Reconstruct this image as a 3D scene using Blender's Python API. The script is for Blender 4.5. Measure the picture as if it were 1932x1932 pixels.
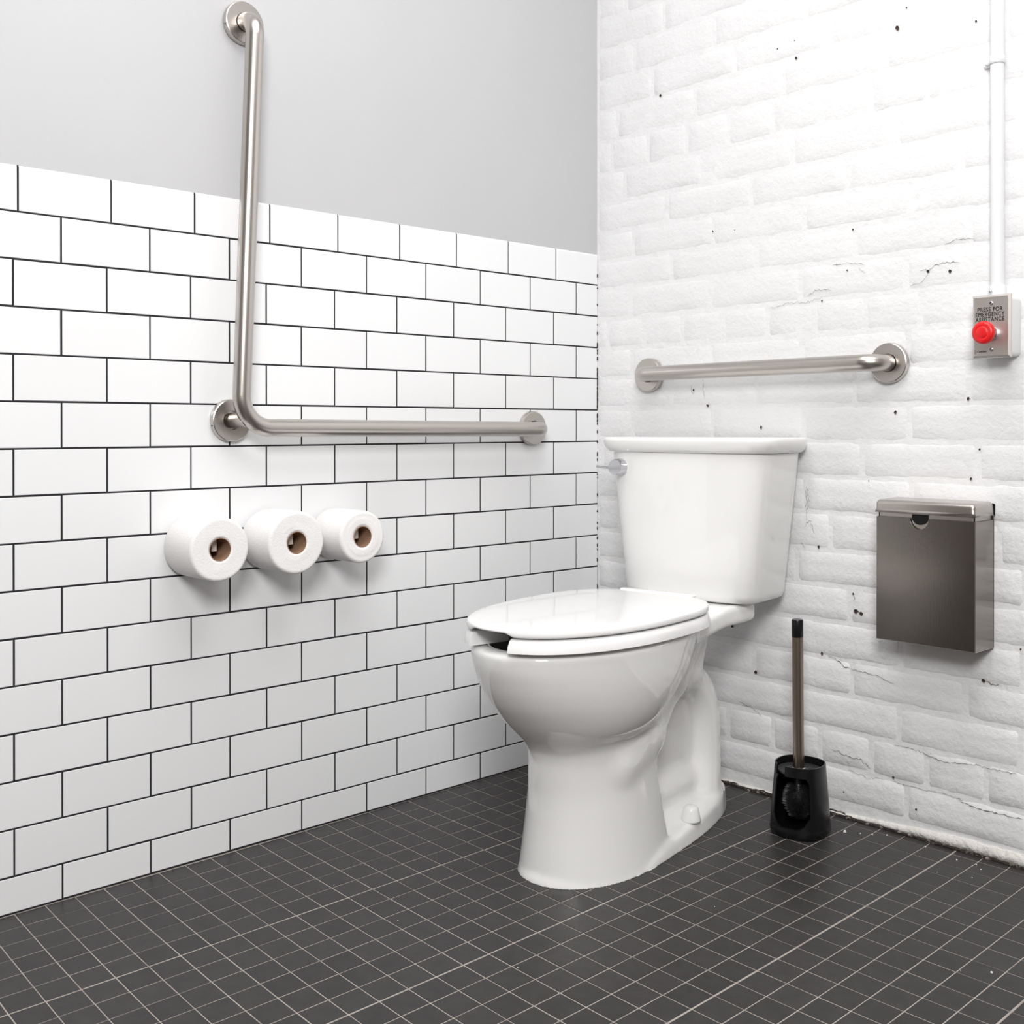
import bpy, bmesh, math, random
import numpy as np
from mathutils import Vector, Matrix
random.seed(7)
D = bpy.data
sc = bpy.context.scene
C = sc.collection
for o in list(D.objects): D.objects.remove(o)

# ------------------------------------------------------------------ camera
CAM = (1.89074, -2.02020, 0.79746); RX, RZ = 1.565542, 0.81827
FPX, PX, PY = 2090.05, 989.15, 815.94
cam = D.cameras.new('camera'); cam.sensor_fit = 'HORIZONTAL'; cam.sensor_width = 36.0
cam.lens = FPX / 1932 * 36.0
cam.shift_x = (966 - PX) / 1932; cam.shift_y = (PY - 966) / 1932
cam.clip_start = 0.02
co = D.objects.new('camera', cam); C.objects.link(co)
co.location = CAM; co.rotation_euler = (RX, 0, RZ)
sc.camera = co

# ------------------------------------------------------------------ light
w = D.worlds.new('world'); sc.world = w; w.use_nodes = True
w.node_tree.nodes['Background'].inputs[0].default_value = (1, 0.985, 0.965, 1)
w.node_tree.nodes['Background'].inputs[1].default_value = 0.3
def area(name, loc, target, sx, sy, power, col=(1, 1, 1)):
    l = D.lights.new(name, 'AREA'); l.shape = 'RECTANGLE'; l.size = sx; l.size_y = sy
    l.energy = power; l.color = col
    o = D.objects.new(name, l); C.objects.link(o); o.location = loc
    o.rotation_euler = (Vector(target) - Vector(loc)).to_track_quat('-Z', 'Y').to_euler()
    return o
area('key_light', (2.2, -2.35, 1.82), (0.35, -0.4, 0.5), 0.65, 0.65, 60, (1, 0.995, 0.985))
area('ceiling_light', (1.15, -1.2, 2.55), (1.15, -1.2, 0), 1.4, 1.4, 34, (1, 0.997, 0.99))
vs = sc.view_settings
vs.view_transform = 'Standard'; vs.look = 'None'; vs.gamma = 1.0; vs.exposure = -0.27
vs.use_curve_mapping = False

# ------------------------------------------------------------------ materials
def mat(name, col, rough=0.5, metal=0.0, spec=0.5, coat=0.0, noise=None, bump=None, var=None, sss=0):
    """noise: (scale, c2, lo, hi) mixes a second colour; bump: list of (scale, strength, dist, detail)"""
    m = D.materials.new(name); m.use_nodes = True
    nt = m.node_tree; b = nt.nodes['Principled BSDF']; L = nt.links
    b.inputs['Base Color'].default_value = (*col, 1)
    b.inputs['Roughness'].default_value = rough
    b.inputs['Metallic'].default_value = metal
    b.inputs['Specular IOR Level'].default_value = spec
    b.inputs['Coat Weight'].default_value = coat
    b.inputs['Coat Roughness'].default_value = 0.03
    tc = nt.nodes.new('ShaderNodeTexCoord')
    if noise:
        n = nt.nodes.new('ShaderNodeTexNoise'); n.inputs['Scale'].default_value = noise[0]; n.inputs['Detail'].default_value = 6
        r = nt.nodes.new('ShaderNodeMapRange'); r.inputs[1].default_value = noise[2]; r.inputs[2].default_value = noise[3]
        mx = nt.nodes.new('ShaderNodeMix'); mx.data_type = 'RGBA'
        mx.inputs['A'].default_value = (*col, 1); mx.inputs['B'].default_value = (*noise[1], 1)
        g = nt.nodes.new('ShaderNodeNewGeometry')
        L.new(g.outputs['Position'], n.inputs['Vector']); L.new(n.outputs['Fac'], r.inputs[0]); L.new(r.outputs[0], mx.inputs['Factor'])
        L.new(mx.outputs['Result'], b.inputs['Base Color'])
    if var:   # per object brightness variation
        oi = nt.nodes.new('ShaderNodeObjectInfo'); hs = nt.nodes.new('ShaderNodeHueSaturation')
        mr = nt.nodes.new('ShaderNodeMapRange'); mr.inputs[3].default_value = 1 - var; mr.inputs[4].default_value = 1 + var
        L.new(oi.outputs['Random'], mr.inputs[0]); L.new(mr.outputs[0], hs.inputs['Value'])
        src = b.inputs['Base Color'].links[0].from_socket if b.inputs['Base Color'].links else None
        if src: L.new(src, hs.inputs['Color'])
        else: hs.inputs['Color'].default_value = (*col, 1)
        L.new(hs.outputs[0], b.inputs['Base Color'])
    prev = None
    g2 = None
    for (s, st, dist, det) in (bump or []):
        if g2 is None: g2 = nt.nodes.new('ShaderNodeNewGeometry')
        n = nt.nodes.new('ShaderNodeTexNoise'); n.inputs['Scale'].default_value = s; n.inputs['Detail'].default_value = det
        bp = nt.nodes.new('ShaderNodeBump'); bp.inputs['Strength'].default_value = st; bp.inputs['Distance'].default_value = dist
        L.new(g2.outputs['Position'], n.inputs['Vector']); L.new(n.outputs['Fac'], bp.inputs['Height'])
        if prev: L.new(prev.outputs[0], bp.inputs['Normal'])
        prev = bp
    if prev: L.new(prev.outputs[0], b.inputs['Normal'])
    return m

def steel(name, col, rough, stretch, bs=0.06, blotch=0.12):
    m = mat(name, col, rough, 1.0)
    nt = m.node_tree; L = nt.links; b = nt.nodes['Principled BSDF']
    g = nt.nodes.new('ShaderNodeTexCoord'); mp = nt.nodes.new('ShaderNodeMapping'); mp.inputs['Scale'].default_value = stretch
    n = nt.nodes.new('ShaderNodeTexNoise'); n.inputs['Scale'].default_value = 1.0; n.inputs['Detail'].default_value = 3
    bp = nt.nodes.new('ShaderNodeBump'); bp.inputs['Strength'].default_value = bs; bp.inputs['Distance'].default_value = 0.002
    L.new(g.outputs['Object'], mp.inputs[0]); L.new(mp.outputs[0], n.inputs['Vector']); L.new(n.outputs['Fac'], bp.inputs['Height']); L.new(bp.outputs[0], b.inputs['Normal'])
    n2 = nt.nodes.new('ShaderNodeTexNoise'); n2.inputs['Scale'].default_value = 9; n2.inputs['Detail'].default_value = 1
    r = nt.nodes.new('ShaderNodeMapRange'); r.inputs[1].default_value = .1; r.inputs[2].default_value = .9
    r.inputs[3].default_value = rough - blotch / 3; r.inputs[4].default_value = rough + blotch / 2
    L.new(g.outputs['Object'], n2.inputs['Vector']); L.new(n2.outputs['Fac'], r.inputs[0]); L.new(r.outputs[0], b.inputs['Roughness'])
    return m

M = {}
M['tile'] = mat('glazed_white_tile', (.84, .845, .855), .16, 0, .5, .0, bump=[(9, .10, .004, 1)], var=.012)
M['grout'] = mat('black_grout', (.012, .011, .016), .8, bump=[(400, .4, .001, 2)])
M['grey'] = mat('grey_wall_paint', (.53, .53, .54), .55, 0, .3, noise=(3, (.515, .515, .525), .3, .7), bump=[(260, .12, .001, 3)])
M['brick'] = mat('white_painted_brick', (.80, .80, .806), .5, 0, .35, noise=(5, (.775, .775, .78), .4, .7),
                 bump=[(20, .30, .008, 5), (100, .44, .0035, 6), (420, .35, .001, 2)], var=.008)
M['mortar'] = mat('white_painted_mortar', (.80, .80, .806), .5, 0, .35, noise=(30, (.74, .735, .725), .55, .8),
                  bump=[(30, .35, .008, 5), (130, .35, .003, 5)])
M['plaster'] = mat('white_base_mortar', (.76, .735, .70), .7, 0, .3, noise=(35, (.45, .41, .38), .58, .74),
                   bump=[(30, .8, .012, 6), (200, .5, .003, 3)])
M['rubble'] = mat('dark_rubble', (.035, .025, .022), .9, noise=(90, (.36, .30, .27), .54, .66), bump=[(150, 1, .006, 4)])
M['ftile'] = mat('charcoal_floor_tile', (.030, .0272, .0272), .42, 0, .35, noise=(40, (.039, .0355, .0355), .35, .7),
                 bump=[(35, .12, .003, 3), (600, .15, .0006, 2)], var=.10)
M['fgrout'] = mat('beige_floor_grout', (.38, .345, .31), .85, noise=(25, (.26, .22, .20), .5, .72), bump=[(500, .4, .0006, 2)])
M['ceramic'] = mat('white_vitreous_china', (.86, .855, .845), .07, 0, .5, .4)
M['plastic'] = mat('white_seat_plastic', (.885, .88, .88), .10, 0, .5, .3)
M['steel'] = steel('satin_steel', (.54, .505, .475), .29, (700, 700, 700), .05, .06)
M['steel_p'] = steel('plate_steel', (.66, .62, .59), .40, (900, 900, 60), .04, .05)
M['steel_v'] = steel('brushed_bin_steel', (.28, .255, .235), .22, (900, 900, 30), .03, .06)
M['steel_d'] = steel('bronze_tinted_steel', (.33, .27, .22), .33, (500, 500, 500), .04, .05)
M['chrome'] = mat('chrome', (.62, .62, .65), .08, 1.0)
M['dark'] = mat('dark_gap', (.012, .011, .011), .7)
M['hole'] = mat('exposed_brown_hole', (.045, .028, .018), .9)
M['chip'] = mat('chipped_grey_mortar', (.42, .38, .34), .95, bump=[(150, .8, .004, 4)])
M['crack'] = mat('grey_crack', (.20, .185, .175), .9)  # flat grey of the hairline cracks
M['paper'] = mat('toilet_paper', (.86, .845, .84), .95, 0, .1, bump=[(350, .5, .0012, 3)])
M['card'] = mat('brown_cardboard', (.33, .20, .13), .9, 0, .2, noise=(90, (.27, .16, .10), .4, .7))
M['holder'] = mat('beige_metal_holder', (.72, .68, .64), .4, 0, .5)
M['red'] = mat('red_button_plastic', (.72, .012, .014), .32, 0, .5)
M['black'] = mat('black_plastic', (.006, .006, .007), .27, 0, .35)
M['bristle'] = mat('black_bristles', (.028, .028, .03), .3, 0, .5)
M['disc'] = mat('dark_grey_plastic', (.03, .03, .031), .45)
M['ink'] = mat('black_ink', (.012, .012, .012), .6)
M['white_box'] = mat('white_painted_metal', (.79, .795, .80), .35, bump=[(200, .2, .001, 2)])
M['pipe'] = mat('white_painted_conduit', (.80, .805, .825), .38, bump=[(60, .15, .002, 3)])
M['ceil'] = mat('ceiling_paint', (.82, .82, .82), .8)
M['back'] = mat('taupe_back_wall_paint', (.30, .27, .25), .7)
M['wood'] = mat('added_door_brown', (.07, .05, .04), .45, noise=(6, (.09, .06, .045), .4, .6))
M['crumb'] = mat('white_crumbs', (.75, .73, .70), .9)
M['water'] = mat('bowl_water', (.5, .55, .55), .02)

# ------------------------------------------------------------------ helpers
def obj(name, me, m, parent=None, smooth=True, loc=None, rot=None):
    if isinstance(me, bmesh.types.BMesh):
        bm = me; me = D.meshes.new(name)
        bmesh.ops.recalc_face_normals(bm, faces=bm.faces[:]); bm.to_mesh(me); bm.free()
    if m is not None and not me.materials: me.materials.append(m)
    if smooth: me.polygons.foreach_set('use_smooth', [True] * len(me.polygons))
    o = D.objects.new(name, me); C.objects.link(o)
    if parent: o.parent = parent
    if loc: o.location = loc
    if rot: o.rotation_euler = rot
    return o
def sharp(o, deg=35):
    me = o.data; bm = bmesh.new(); bm.from_mesh(me)
    for e in bm.edges:
        if len(e.link_faces) == 2 and e.calc_face_angle(0) > math.radians(deg): e.smooth = False
    bm.to_mesh(me); bm.free(); return o
def thing(name, label, cat, loc=(0, 0, 0), rotz=0, group=None):
    o = D.objects.new(name, None); C.objects.link(o); o.empty_display_size = .05
    o.location = loc; o.rotation_euler = (0, 0, rotz); o['label'] = label; o['category'] = cat
    if group: o['group'] = group
    return o
def box(bm, lo, hi, bev=0, seg=2):
    r = bmesh.ops.create_cube(bm, size=1)
    vsx = r['verts']
    for v in vsx:
        v.co = Vector([lo[i] + (v.co[i] + .5) * (hi[i] - lo[i]) for i in range(3)])
    if bev:
        es = list({e for v in vsx for e in v.link_edges})
        bmesh.ops.bevel(bm, geom=es, offset=bev, segments=seg, profile=.5, affect='EDGES')
    return bm
def lathe(bm, prof, n=48, mtx=None, close=False):
    """prof list of (r, z) ; axis z, optional matrix"""
    rings = []
    for r, z in prof:
        if r < 1e-6: rings.append([bm.verts.new((0, 0, z))])
        else: rings.append([bm.verts.new((r * math.cos(2 * math.pi * i / n), r * math.sin(2 * math.pi * i / n), z)) for i in range(n)])
    pairs = list(zip(rings[:-1], rings[1:]))
    if close: pairs.append((rings[-1], rings[0]))
    for a, b in pairs:
        for i in range(n):
            j = (i + 1) % n
            if len(a) == 1 and len(b) == 1: continue
            if len(a) == 1: bm.faces.new((a[0], b[j], b[i]))
            elif len(b) == 1: bm.faces.new((a[i], a[j], b[0]))
            else: bm.faces.new((a[i], a[j], b[j], b[i]))
    if mtx is not None: bmesh.ops.transform(bm, matrix=mtx, verts=[v for rg in rings for v in rg])
    return bm
AXX = Matrix.Rotation(math.pi / 2, 4, 'Y')          # z axis -> +x
AXY = Matrix.Rotation(math.pi / 2, 4, 'X')          # z axis -> -y
def fillet(pts, rad, seg=10):
    out = [Vector(pts[0])]
    for i in range(1, len(pts) - 1):
        p, a, b = Vector(pts[i]), Vector(pts[i - 1]), Vector(pts[i + 1])
        d1, d2 = (a - p).normalized(), (b - p).normalized()
        r = rad[i - 1]; ang = d1.angle(d2); t = r / math.tan(ang / 2)
        s, e = p + d1 * t, p + d2 * t
        bis = (d1 + d2).normalized(); c = p + bis * (r / math.sin(ang / 2))
        v1, v2 = s - c, e - c; tot = v1.angle(v2); ax = v1.cross(v2).normalized()
        for k in range(seg + 1): out.append(c + Matrix.Rotation(tot * k / seg, 3, ax) @ v1)
    out.append(Vector(pts[-1])); return out
def sweep(bm, path, r, n=28, cap=True):
    path = [Vector(p) for p in path]
    t0 = (path[1] - path[0]).normalized()
    up = Vector((0, 0, 1)) if abs(t0.z) < .9 else Vector((0, 1, 0))
    nrm = (up - t0 * up.dot(t0)).normalized(); rings = []
    rr = r if isinstance(r, (list, tuple)) else [r] * len(path)
    for i, p in enumerate(path):
        t = (path[min(i + 1, len(path) - 1)] - path[max(i - 1, 0)]).normalized()
        nrm = (nrm - t * nrm.dot(t)).normalized(); bn = t.cross(nrm)
        rings.append([bm.verts.new(p + (nrm * math.cos(2 * math.pi * k / n) + bn * math.sin(2 * math.pi * k / n)) * rr[i]) for k in range(n)])
    for a, b in zip(rings[:-1], rings[1:]):
        for k in range(n): bm.faces.new((a[k], a[(k + 1) % n], b[(k + 1) % n], b[k]))
    if cap: bm.faces.new(rings[0][::-1]); bm.faces.new(rings[-1])
    return bm
def struct(o): o['kind'] = 'structure'; return o
def shell(bm, sections):
    """loft closed rings (lists of Vector, equal length) with end caps"""
    rs = [[bm.verts.new(p) for p in s] for s in sections]
    n = len(rs[0])
    for a, b in zip(rs[:-1], rs[1:]):
        for k in range(n): bm.faces.new((a[k], a[(k + 1) % n], b[(k + 1) % n], b[k]))
    return rs

# ------------------------------------------------------------------ left wall: grey paint above white tiles
RXM, RYM, HC = 2.75, -3.3, 2.6            # room extents
W, H, Z15, V0 = .155, .077748, .061168, .075038
TOPZ = Z15 + 15 * H
TEND = -1.72
bm = bmesh.new(); box(bm, (-.12, TEND - .004, 0), (-.0062, .12, TOPZ - .002)); box(bm, (-.12, TEND - .004, TOPZ - .002), (-.0018, .12, HC))
wl = struct(obj('wall_left', bm, M['grey'], smooth=False))
bm = bmesh.new(); box(bm, (-.0062, TEND - .004, 0), (-.0013, .01, TOPZ - .004)); obj('grout', bm, M['grout'], wl, False)
mesh_cache = {}
def tile_mesh(wd, ht, top):
    key = (round(wd, 4), round(ht, 4), top)
    if key in mesh_cache: return mesh_cache[key]
    bm = bmesh.new(); box(bm, (-.0062, -wd / 2, -ht / 2), (0, wd / 2, ht / 2))
    if top:
        e = [e for e in bm.edges if all(v.co.x > -.001 and v.co.z > 0 for v in e.verts)]
        bmesh.ops.bevel(bm, geom=e, offset=.006, segments=4, profile=.5, affect='EDGES')
        e = [e for e in bm.edges if all(v.co.x > -.0005 for v in e.verts)]
        bmesh.ops.bevel(bm, geom=e, offset=.0007, segments=1, affect='EDGES')
    else:
        e = [e for e in bm.edges if all(v.co.x > -.001 for v in e.verts)]
        bmesh.ops.bevel(bm, geom=e, offset=.0009, segments=2, profile=.5, affect='EDGES')
    me = D.meshes.new('tile'); bmesh.ops.recalc_face_normals(bm, faces=bm.faces[:]); bm.to_mesh(me); bm.free()
    me.materials.append(M['tile']); mesh_cache[key] = me; return me
J = .0031
for r in range(16):
    z1 = Z15 + (15 - r) * H - J / 2; z0 = Z15 + (14 - r) * H + J / 2
    if r == 0: z1 += J / 2
    if r == 15: z0 = .003
    off = V0 if r % 2 else V0 + W / 2
    if r == 0: off -= .008
    y1 = 0.0; k = 0
    while True:
        y0 = -(off + (k) * W) if not (k == 0 and off > W) else -(off - 0)
        if k == 0 and off > W: y0 = -(off - W)
        if off > W: y0 = -(off - W + k * W)
        last = y0 < TEND
        ye = max(y0, TEND)
        a, b = ye + (J / 2), y1 - (J / 2 if y1 < 0 else 0)
        if b - a > .01:
            me = tile_mesh(b - a, z1 - z0, r == 0)
            o = obj('tile', me, None, wl, False)
            rj = random.Random(r * 100 + k)
            o.location = (rj.uniform(-.0004, 0), (a + b) / 2 + rj.uniform(-.0002, .0002), (z0 + z1) / 2 + rj.uniform(-.00025, .00025))
            o.rotation_euler = (rj.uniform(-.0012, .0012), rj.uniform(-.0015, .0015), rj.uniform(-.0015, .0015))
        y1 = y0; k += 1
        if last: break

# ------------------------------------------------------------------ right wall: white painted brick
BZ = [.028, .100, .175, .249, .321, .396, .470, .5425, .620, .694, .768, .842, .917, .989, 1.061, 1.136, 1.205, 1.275, 1.347, 1.422, 1.500, 1.577, 1.650, 1.725, 1.800, 1.872, 1.945]
while BZ[-1] < HC: BZ.append(BZ[-1] + .0742)
BOFF = {0: .8235, 1: .7486, 2: .8079, 3: .705, 4: .812, 5: .70, 6: .5761, 7: .656, 8: .597, 9: .7277, 10: .8288, 11: .7102, 12: .8262, 13: .5018,
        14: .5845, 15: .4741, 16: .5939, 17: .4592, 18: .5649, 19: .5142, 20: .5424, 21: .415, 22: .5957, 23: .45, 24: .57, 25: .5}
HEAD = {1, 7, 13, 19, 25, 31}
def nz(x, z, s, seed=0):
    from mathutils import noise
    return noise.noise(Vector((x * s + seed * 7.3, z * s, seed * 3.1)))
def brick_bm(x0, x1, z0, z1, seed, depth=.0040):
    """rounded, slightly uneven painted face, front at about y=0"""
    rnd = random.Random(seed)
    bm = bmesh.new(); nx = max(4, int((x1 - x0) / .02)); nzz = 5
    low = max(0.0, min(1.0, (1.0 - z0) / .9)); depth = .0008 + .0016 * low; fy = -rnd.uniform(0, .0005 + .0010 * low); tl = rnd.uniform(-.0006, .0006)
    def u(i, n, a, b):     # denser near the edges
        t = i / n; e = .06 if (b - a) > .15 else .1
        if i == 0: return a
        if i == n: return b
        if i == 1: return a + .006
        if i == n - 1: return b - .006
        return a + .006 + (b - a - .012) * (i - 1) / (n - 2)
    g = {}
    jx = [rnd.uniform(-.0025, .0025) for _ in range(nx + 1)]; jx2 = [rnd.uniform(-.0025, .0025) for _ in range(nx + 1)]
    for i in range(nx + 1):
        for k in range(nzz + 1):
            x = u(i, nx, x0, x1); z = u(k, nzz, z0, z1)
            if k == 0: z += jx[i] * .7
            if k == nzz: z += jx2[i] * .7
            edge = i in (0, nx) or k in (0, nzz)
            corner = i in (0, nx) and k in (0, nzz)
            if corner: x += .003 if i == 0 else -.003; z += .002 if k == 0 else -.002
            y = fy + tl * (k / nzz - .5) * 2 + .0014 * nz(x, z, 14, 2) + .0006 * (1 + low) * nz(x, z, 50, 3)
            if edge: y = depth + .0006 + .0010 * nz(x, z, 30, 9)
            g[i, k] = bm.verts.new((x, y, z))
    for i in range(nx):
        for k in range(nzz):
            bm.faces.new((g[i, k], g[i + 1, k], g[i + 1, k + 1], g[i, k + 1]))
    return bm
bm = bmesh.new()
nX, nZ = 110, 110
gv = {}
for i in range(nX + 1):
    for k in range(nZ + 1):
        x = -.02 + (1.45 + .02) * i / nX; z = 2.05 * k / nZ
        gv[i, k] = bm.verts.new((x, .0008 + .0012 * max(0, min(1, (1.0 - z) / .9)) + .0010 * nz(x, z, 18, 5) + .0006 * nz(x, z, 70, 2), z))
for i in range(nX):
    for k in range(nZ): bm.faces.new((gv[i, k], gv[i + 1, k], gv[i + 1, k + 1], gv[i, k + 1]))
box(bm, (-.12, .008, 0), (RXM, .12, HC))
wr = struct(obj('wall_right', bm, M['mortar']))
sharp(wr, 40)
rest = bmesh.new(); nb = 0
for r in range(len(BZ) - 1):
    z0, z1 = BZ[r] + .0035, BZ[r + 1] - .0035
    pitch = .1165 if r in HEAD else .2375
    base = BOFF.get(r, .5 + .11 * (r % 2))
    n0 = math.floor((0 - base) / pitch)
    x = base + n0 * pitch
    while x < RXM - .02:
        rj = random.Random(r * 57 + int(x * 1000))
        a, b = max(x, .001) + .0035, min(x + pitch, RXM) - .0035
        if r == 9 and a < .597 < b: pass
        if b - a > .02:
            far = x > 1.12 or z0 > 1.90
            bmx = brick_bm(a, b, z0, min(z1, HC - .003), r * 131 + int(x * 997) % 1000)
            if far:
                me = D.meshes.new('t'); bmx.to_mesh(me); bmx.free(); rest.from_mesh(me); D.meshes.remove(me)
            else:
                obj('brick', bmx, M['brick'], wr); nb += 1
        x += pitch
o = obj('brick', rest, M['brick'], wr); o['kind'] = 'stuff'; o.name = 'brick_remainder'
# uneven mortar ledge and rubble line along the foot of the brick wall
def ledge(name, m, ya, yb, za, zb, seed, nseg=150, par=wr):
    bm = bmesh.new(); rows = []
    for i in range(nseg + 1):
        x = .0 + 1.5 * i / nseg
        t = .0025 * nz(x, 0, 30, seed) + .0015 * nz(x, 0, 110, seed + 1)
        k = max(0, min(1, (x - .70) / .22)) if zb > .01 else 1
        zt_ = za + (zb - za) * (.15 + .85 * k); t *= .5 + .5 * k
        rows.append([bm.verts.new((x, .01, za)), bm.verts.new((x, ya + t, za)), bm.verts.new((x, (ya * .6 + yb * .4) + t * 1.3, (za + zt_) / 2)),
                     bm.verts.new((x, yb + t, zt_ + t * 1.6)), bm.verts.new((x, .008, zt_ + .002 + t))])
    for a, b in zip(rows[:-1], rows[1:]):
        for k in range(4): bm.faces.new((a[k], b[k], b[k + 1], a[k + 1]))
    return obj(name, bm, m, par)
ledge('mortar_ledge', M['plaster'], -.0035, -.0008, .005, .024, 11)
ledge('rubble_line', M['rubble'], -.006, -.003, .0, .0062, 23, 300)
# small holes, chips and hairline cracks
HO = [(0.204, 1.577, 3), (0.528, 1.606, 1.5), (0.574, 1.575, 2.5), (0.57, 1.613, 1), (0.804, 1.578, 4), (0.823, 1.612, 1.5), (0.961, 1.549, 2), (0.357, 1.238, 2), (0.417, 1.233, 1), (0.708, 1.196, 2), (0.695, 1.115, 1.5), (0.868, 1.095, 3), (0.912, 1.091, 3), (0.637, 1.058, 2), (0.303, 0.881, 2.5), (0.343, 0.845, 3), (0.487, 0.796, 3), (0.801, 0.826, 3), (0.948, 0.85, 3), (0.953, 0.7, 2.5), (0.744, 0.689, 1), (0.63, 0.547, 3), (0.716, 0.425, 4), (0.727, 0.421, 4), (0.71, 0.459, 2), (0.638, 0.327, 3), (0.474, 0.262, 3.5), (0.846, 0.056, 2), (0.689, 0.052, 1.5), (0.798, 0.107, 2.5), (0.978, 0.328, 3), (1.046, 0.396, 2), (0.97, 0.755, 2), (0.412, 0.354, 3)]
for n, (x, z, s) in enumerate(HO):
    rr = random.Random(n); bm = bmesh.new(); R = s * .00100; k = 9
    pts = [(R * (1 + rr.uniform(-.35, .35)) * math.cos(2 * math.pi * i / k), R * 1.1 * (1 + rr.uniform(-.35, .35)) * math.sin(2 * math.pi * i / k)) for i in range(k)]
    y = -.0024
    ring = [bm.verts.new((x + p, y, z + q)) for p, q in pts]; ring2 = [bm.verts.new((x + p * .6, y + .0012, z + q * .6)) for p, q in pts]
    for i in range(k):
        bm.faces.new((ring[i], ring[(i + 1) % k], ring2[(i + 1) % k], ring2[i]))
    bm.faces.new(ring2)
    me = D.meshes.new('nail_hole'); bmesh.ops.recalc_face_normals(bm, faces=bm.faces[:]); bm.to_mesh(me)
    me.materials.append(M['hole'])
    bm.free(); obj('nail_hole', me, None, wr)
def crack(pts, wd, m=M['crack'], jag=.0016, seed=0, dy=-.0022):
    rr = random.Random(seed); bm = bmesh.new(); P = []
    for (a, b) in zip(pts[:-1], pts[1:]):
        n = max(2, int(math.dist(a, b) / .004))
        for i in range(n):
            t = i / n; P.append((a[0] + (b[0] - a[0]) * t + rr.uniform(-1, 1) * jag * .5, a[1] + (b[1] - a[1]) * t + rr.uniform(-1, 1) * jag))
    P.append(pts[-1]); prev = None
    for i, (x, z) in enumerate(P):
        e = wd * (rr.uniform(.2, 1)) * min(1, i / 2, (len(P) - 1 - i) / 2)
        a = bm.verts.new((x, dy, z + e)); b = bm.verts.new((x, dy + .0006, z)); c = bm.verts.new((x, dy, z - e))
        if prev: bm.faces.new((prev[0], a, b, prev[1])); bm.faces.new((prev[1], b, c, prev[2]))
        prev = (a, b, c)
    return obj('hairline_crack', bm, m, wr)
crack([(.974, .330), (.988, .326), (1.012, .323)], .0011, M['hole'], .002, 1)
crack([(.652, .325), (.668, .322), (.690, .309), (.703, .306)], .0009, M['hole'], .0018, 2)
crack([(.703, .306), (.76, .302), (.80, .291)], .0005, M['crack'], .0015, 3)
crack([(.850, 1.100), (.868, 1.098), (.885, 1.106), (.905, 1.109), (.93, 1.106)], .0006, M['crack'], .0015, 4)
crack([(.66, 1.128), (.70, 1.130), (.735, 1.122)], .0006, M['crack'], .0015, 5)
crack([(.72, 1.118), (.735, 1.105)], .0004, M['crack'], .001, 6)
crack([(.83, 1.072), (.855, 1.075), (.868, 1.090)], .0005, M['crack'], .0012, 7)
crack([(.90, 1.142), (.925, 1.150), (.96, 1.146)], .0005, M['crack'], .0012, 8)
crack([(.51, 1.052), (.56, 1.060), (.60, 1.058), (.64, 1.066)], .0004, M['crack'], .0025, 9)
crack([(.60, 1.070), (.625, 1.082), (.66, 1.078)], .0005, M['crack'], .002, 10)
crack([(.60, .600), (.604, .64), (.597, .665)], .0007, M['crack'], .003, 11)
crack([(.80, .172), (.85, .171), (.90, .160), (.96, .168), (1.04, .168)], .0007, M['crack'], .0014, 12)
crack([(.80, .099), (.86, .097), (.90, .101), (.94, .097)], .0006, M['crack'], .0014, 13)
crack([(.93, .094), (.97, .088), (1.05, .090)], .0008, M['hole'], .0014, 14)
crack([(.66, .135), (.69, .128), (.73, .125), (.75, .112)], .0008, M['crack'], .0025, 15)
crack([(.43, .190), (.47, .181), (.49, .168)], .0005, M['crack'], .002, 16)
crack([(.70, .1), (.74, .093), (.78, .098)], .0005, M['crack'], .002, 17)
crack([(.71, .459), (.714, .45), (.709, .445)], .0007, M['hole'], .001, 18)
crack([(.716, .426), (.722, .423), (.729, .419)], .0022, M['hole'], .001, 19)
crack([(.296, .892), (.297, .878), (.303, .872)], .0008, M['crack'], .001, 20)
crack([(.33, .905), (.331, .88), (.334, .86)], .0006, M['crack'], .002, 21)
crack([(.30, .395), (.35, .393), (.43, .385)], .0008, M['crack'], .002, 22)
for n, (a, b, wd_) in enumerate([((.598, .625), (.603, .655), .0020), ((.607, .640), (.600, .672), .0016), ((.594, .590), (.612, .600), .0014), ((.585, .555), (.600, .545), .0012), ((.61, .60), (.618, .575), .0009)]):
    crack([a, b], wd_, M['chip'], .004, 60 + n)
# ragged black joint where the tiles meet the brick
cjb = bmesh.new(); rr = random.Random(901)
for n in range(90):
    z = rr.choice([rr.uniform(.35, 1.22), rr.uniform(.80, 1.0)]); l = rr.uniform(.0008, .0055) * (1.5 if .84 < z < .95 else 1)
    r = bmesh.ops.create_icosphere(cjb, subdivisions=1, radius=1, matrix=Matrix.Translation((.0004, -.0008, z)) @ Matrix.Diagonal((rr.uniform(.0006, .0018), .0018, l, 1)))
    for v in r['verts']: v.co += Vector((rr.uniform(-.0004, .0006), rr.uniform(-.0005, .0003), rr.uniform(-.0012, .0012)))
obj('corner_joint', cjb, M['dark'], wr, False)

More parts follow.
